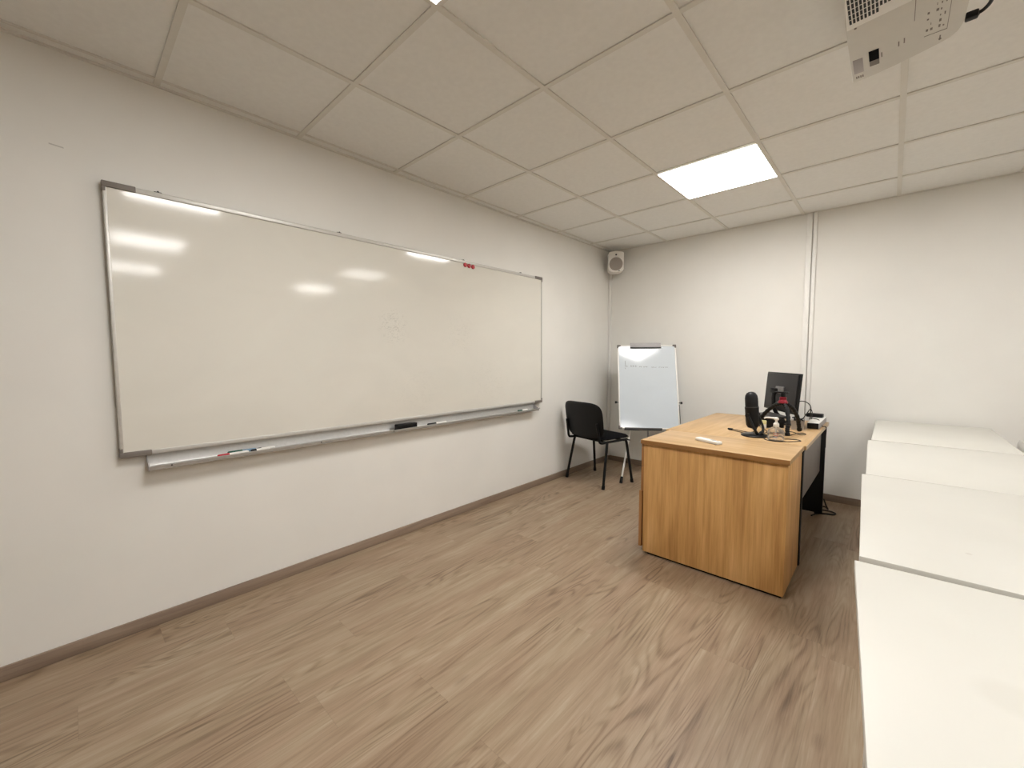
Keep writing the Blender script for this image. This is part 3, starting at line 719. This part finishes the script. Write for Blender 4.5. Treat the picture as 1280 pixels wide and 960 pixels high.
# ---------------------------------------------------------------- row of white tables on the right
def make_table(name, label, loc, rz, L, topmat, W=.60, ht=.735):
    t = thing(name, label, 'table', loc, math.radians(rz), 'row of white tables on the right')
    MB().box((0, -L, ht-.024), (W, 0, ht), .0018).build('tabletop', topmat, t)
    a = MB(); i = .035
    a.box((i, -L+i, ht-.075), (W-i, -L+i+.02, ht-.024)).box((i, -i-.02, ht-.075), (W-i, -i, ht-.024)).box((i, -L+i+.02, ht-.075), (i+.02, -i-.02, ht-.024)).box((W-i-.02, -L+i+.02, ht-.075), (W-i, -i-.02, ht-.024))
    a.build('apron', 'whitepaint', t)
    for x in (i, W-i-.035):
        for y in (-L+i, -i-.035):
            l = MB().box((x, y, .012), (x+.035, y+.035, ht-.024), .003).build('leg', 'whitepaint', t)
            MB().cyl((x+.0175, y+.0175, 0), (x+.0175, y+.0175, .014), .014, n=16).build('glide', 'dark', l)
    return t
make_table('white_table', 'white table standing against the back wall, farthest of the row', (2.4065, -.045, 0), 0, 1.035, 'table')
make_table('white_table', 'white table second from the back wall, right of the desk', (2.392, -1.108, 0), 1.5, .952, 'table')
make_table('white_table', 'white table third from the back wall, just behind the nearest one', (2.4035, -2.0690, 0), 2.1, .965, 'table3')
make_table('white_table', 'nearest white table with a faint round smudge on its top', (2.431, -3.069, 0), 4.0, .965, 'table4')

# white shell chairs at the far side of the tables
def make_chair(label, loc, rz):
    c = thing('shell_chair', label, 'chair', loc, rz, 'white chairs right of the tables')
    def bf(u, v, s):
        a = (u-.5)*2; bb = (v-.5)*2
        r = (abs(a)**2.3+abs(bb)**2.3)**(1/2.3) if (a or bb) else 0
        k = max(abs(a), abs(bb)); sc = k/r if r else 1
        x = a*sc*.20; zz = .585+bb*sc*.135
        e = max(0, 1-max(abs(a), abs(bb))**4)**.5
        y = .216+.03*(zz-.45)/.3-.05*(x/.225)**2+(-.013*e if s else .013*e)
        return (x, y, zz)
    MB().grid_slab(bf, 16, 14).build('backrest', 'white', c, ang=70)
    def sf(u, v, s):
        a = (u-.5)*2; bb = (v-.5)*2
        r = (abs(a)**4+abs(bb)**4)**.25 if (a or bb) else 0
        k = max(abs(a), abs(bb)); sc = k/r if r else 1
        return (a*sc*.215, bb*sc*.205, .440+.012*a*a+(.02 if s else 0)-.01*bb)
    MB().grid_slab(sf, 14, 14).build('seat', 'white', c, ang=70)
    for sx in (-1, 1):
        MB().tube([(sx*.15, .17, .435), (sx*.16, .205, .46), (sx*.16, .222, .52)], .012, 10).build('back_support', 'whitepaint', c)
        for sy in (-1, 1):
            l = MB().tube([(sx*.215, sy*.21, .01), (sx*.175, sy*.165, .438)], .011, 12).build('leg', 'whitepaint', c)
            MB().tube([(sx*.216, sy*.211, 0), (sx*.213, sy*.208, .03)], .014, 12).build('rubber_foot', 'dark', l)
    return c
make_chair('white plastic chair at the right edge behind the second table, nearer of two', (3.272, -.895, 0), math.radians(90))
make_chair('white plastic chair at the right edge beside the farthest table', (3.325, -.435, 0), math.radians(90))

# ---------------------------------------------------------------- ceiling projector
PZ = 2.27
px0, py0 = 2.46, -2.62
pj = thing('ceiling_projector', 'white projector hanging from the ceiling at the top right', 'projector', (px0, py0, PZ))
out = [(2.3395, -2.98), (2.327, -2.69), (2.326, -2.327), (2.36, -2.3295), (2.44, -2.352), (2.50, -2.374), (2.545, -2.392), (2.572, -2.405), (2.588, -2.43), (2.597, -2.47), (2.598, -2.60), (2.60, -2.90), (2.585, -2.97), (2.56, -2.99), (2.37, -3.0)]
L = lambda p: (p[0]-px0, p[1]-py0)
MB().prism([L(p) for p in out], 0, .098, bev=.0015).build('housing', 'offwhite_shade', pj)  # greyer than the vent cover: dimmer shading of the slope put into the colour
# raised rear cover with air vents
MB().prism([L(p) for p in [(2.3305, -2.672), (2.476, -2.690), (2.479, -2.95), (2.338, -2.95)]], -.006, .001, bev=.001).build('vent_cover', 'offwhite', pj)
for r in range(6):
    for c in range(14):
        if r == 0 and c > 7: continue
        x = 2.3385+c*.0088; y = -2.700-r*.0245-(c*.0010)
        MB().box((x-px0, y-.0190-py0, -.0072), (x+.0056-px0, y-py0, -.0055)).build('vent_slot', 'blackgl', pj)
MB().box((2.484-px0, -2.99-py0, -.0006), (2.4855-px0, -2.575-py0, .0005)).build('panel_seam', 'capgrey', pj)
MB().box((2.3335-px0, -2.480-py0, -.001), (2.360-px0, -2.388-py0, .001), .0004).build('sticker', 'pgrey', pj, 'lilac grey sticker')
s2 = MB().box((2.376-px0, -2.500-py0, -.0012), (2.402-px0, -2.438-py0, .001))
s2.build('port', 'fabric', pj, 'black port')
MB().box((2.3765-px0, -2.438-py0, -.0012), (2.402-px0, -2.405-py0, .001)).build('port_cover', 'capgrey', pj)
# rating plate: outlined field with tiny unreadable marks
def mark(a, b): MB().box(a, b).build('printed_mark', 'capgrey', pj)
mark((2.560-px0, -2.90-py0, -.0006), (2.5612-px0, -2.468-py0, .0005))
mark((2.5095-px0, -2.4665-py0, -.0006), (2.561-px0, -2.4645-py0, .0005))
random.seed(5)
for r in range(5):
    for c in range(5):
        if random.random() < .25: continue
        x = 2.5125+c*.0092; y = -2.49-r*.030
        mark((x-px0, y-random.uniform(.006, .014)-py0, -.0006), (x+random.uniform(.0015, .006)-px0, y-py0, .0005))
for k in range(4): mark((2.337+k*.0058-px0, -2.366-py0, -.0006), (2.3405+k*.0058-px0, -2.352-py0, .0005))
for x, y in ((2.449, -2.478), (2.462, -2.486), (2.407, -2.452), (2.546, -2.425)): mark((x-px0, y-.016-py0, -.0006), (x+.003-px0, y+.012-py0, .0005))
for x, y in ((2.35, -2.66), (2.548, -2.42)): MB().cyl((x-px0, y-py0, -.0012), (x-px0, y-py0, .001), .0035, n=12).build('screw', 'capgrey', pj)
MB().cyl((2.46-px0, -2.80-py0, .098), (2.46-px0, -2.80-py0, H-PZ-.006), .022).cyl((2.46-px0, -2.80-py0, H-PZ-.012), (2.46-px0, -2.80-py0, H-PZ+.004), .06, n=32).box((2.39-px0, -2.88-py0, .094), (2.53-px0, -2.72-py0, .104), .002).build('ceiling_mount', 'whitepaint', pj)
pc = thing('power_cable', 'black power cable plugged into the right side of the projector', 'cable', (2.597, -2.455, 2.285))
MB().box((.0015, -.013, -.010), (.030, .010, .010), .004).build('plug', 'black', pc)
MB().tube([(.028, -.002, 0), (.040, -.012, 0), (.050, -.040, 0), (.050, -.085, .004), (.040, -.14, .03), (.02, -.22, .10), (-.01, -.30, .160), (-.02, -.32, .1765)], [.008]+[.005]*60, 10, smooth=7).build('cord', 'black', pc)

# ---------------------------------------------------------------- camera, world, view
f_px = 512.71; yaw, pit, rol = -.7465, -.0671, -.0033
cy, sy, cp, spn, cr, sr = math.cos(yaw), math.sin(yaw), math.cos(pit), math.sin(pit), math.cos(rol), math.sin(rol)
fwd = Vector((sy*cp, cy*cp, spn)); right = Vector((cy, -sy, 0)); up = right.cross(fwd)
rr = right*cr+up*sr; uu = up*cr-right*sr
cam = bpy.data.cameras.new('camera'); cam.sensor_width = 36; cam.lens = f_px/1280*36; cam.clip_start = .02
co = bpy.data.objects.new('camera', cam); COL.objects.link(co)
co.matrix_world = Matrix(((rr.x, uu.x, -fwd.x, 2.4787), (rr.y, uu.y, -fwd.y, -4.3886), (rr.z, uu.z, -fwd.z, 1.2489), (0, 0, 0, 1)))
S.camera = co
wd = bpy.data.worlds.new('world'); S.world = wd; wd.use_nodes = True
wd.node_tree.nodes['Background'].inputs[0].default_value = (.9, .95, 1, 1)
wd.node_tree.nodes['Background'].inputs[1].default_value = 0.0
vs = S.view_settings; vs.view_transform = 'Standard'; vs.look = 'None'; vs.exposure = 0.09; vs.gamma = 1; vs.use_curve_mapping = False
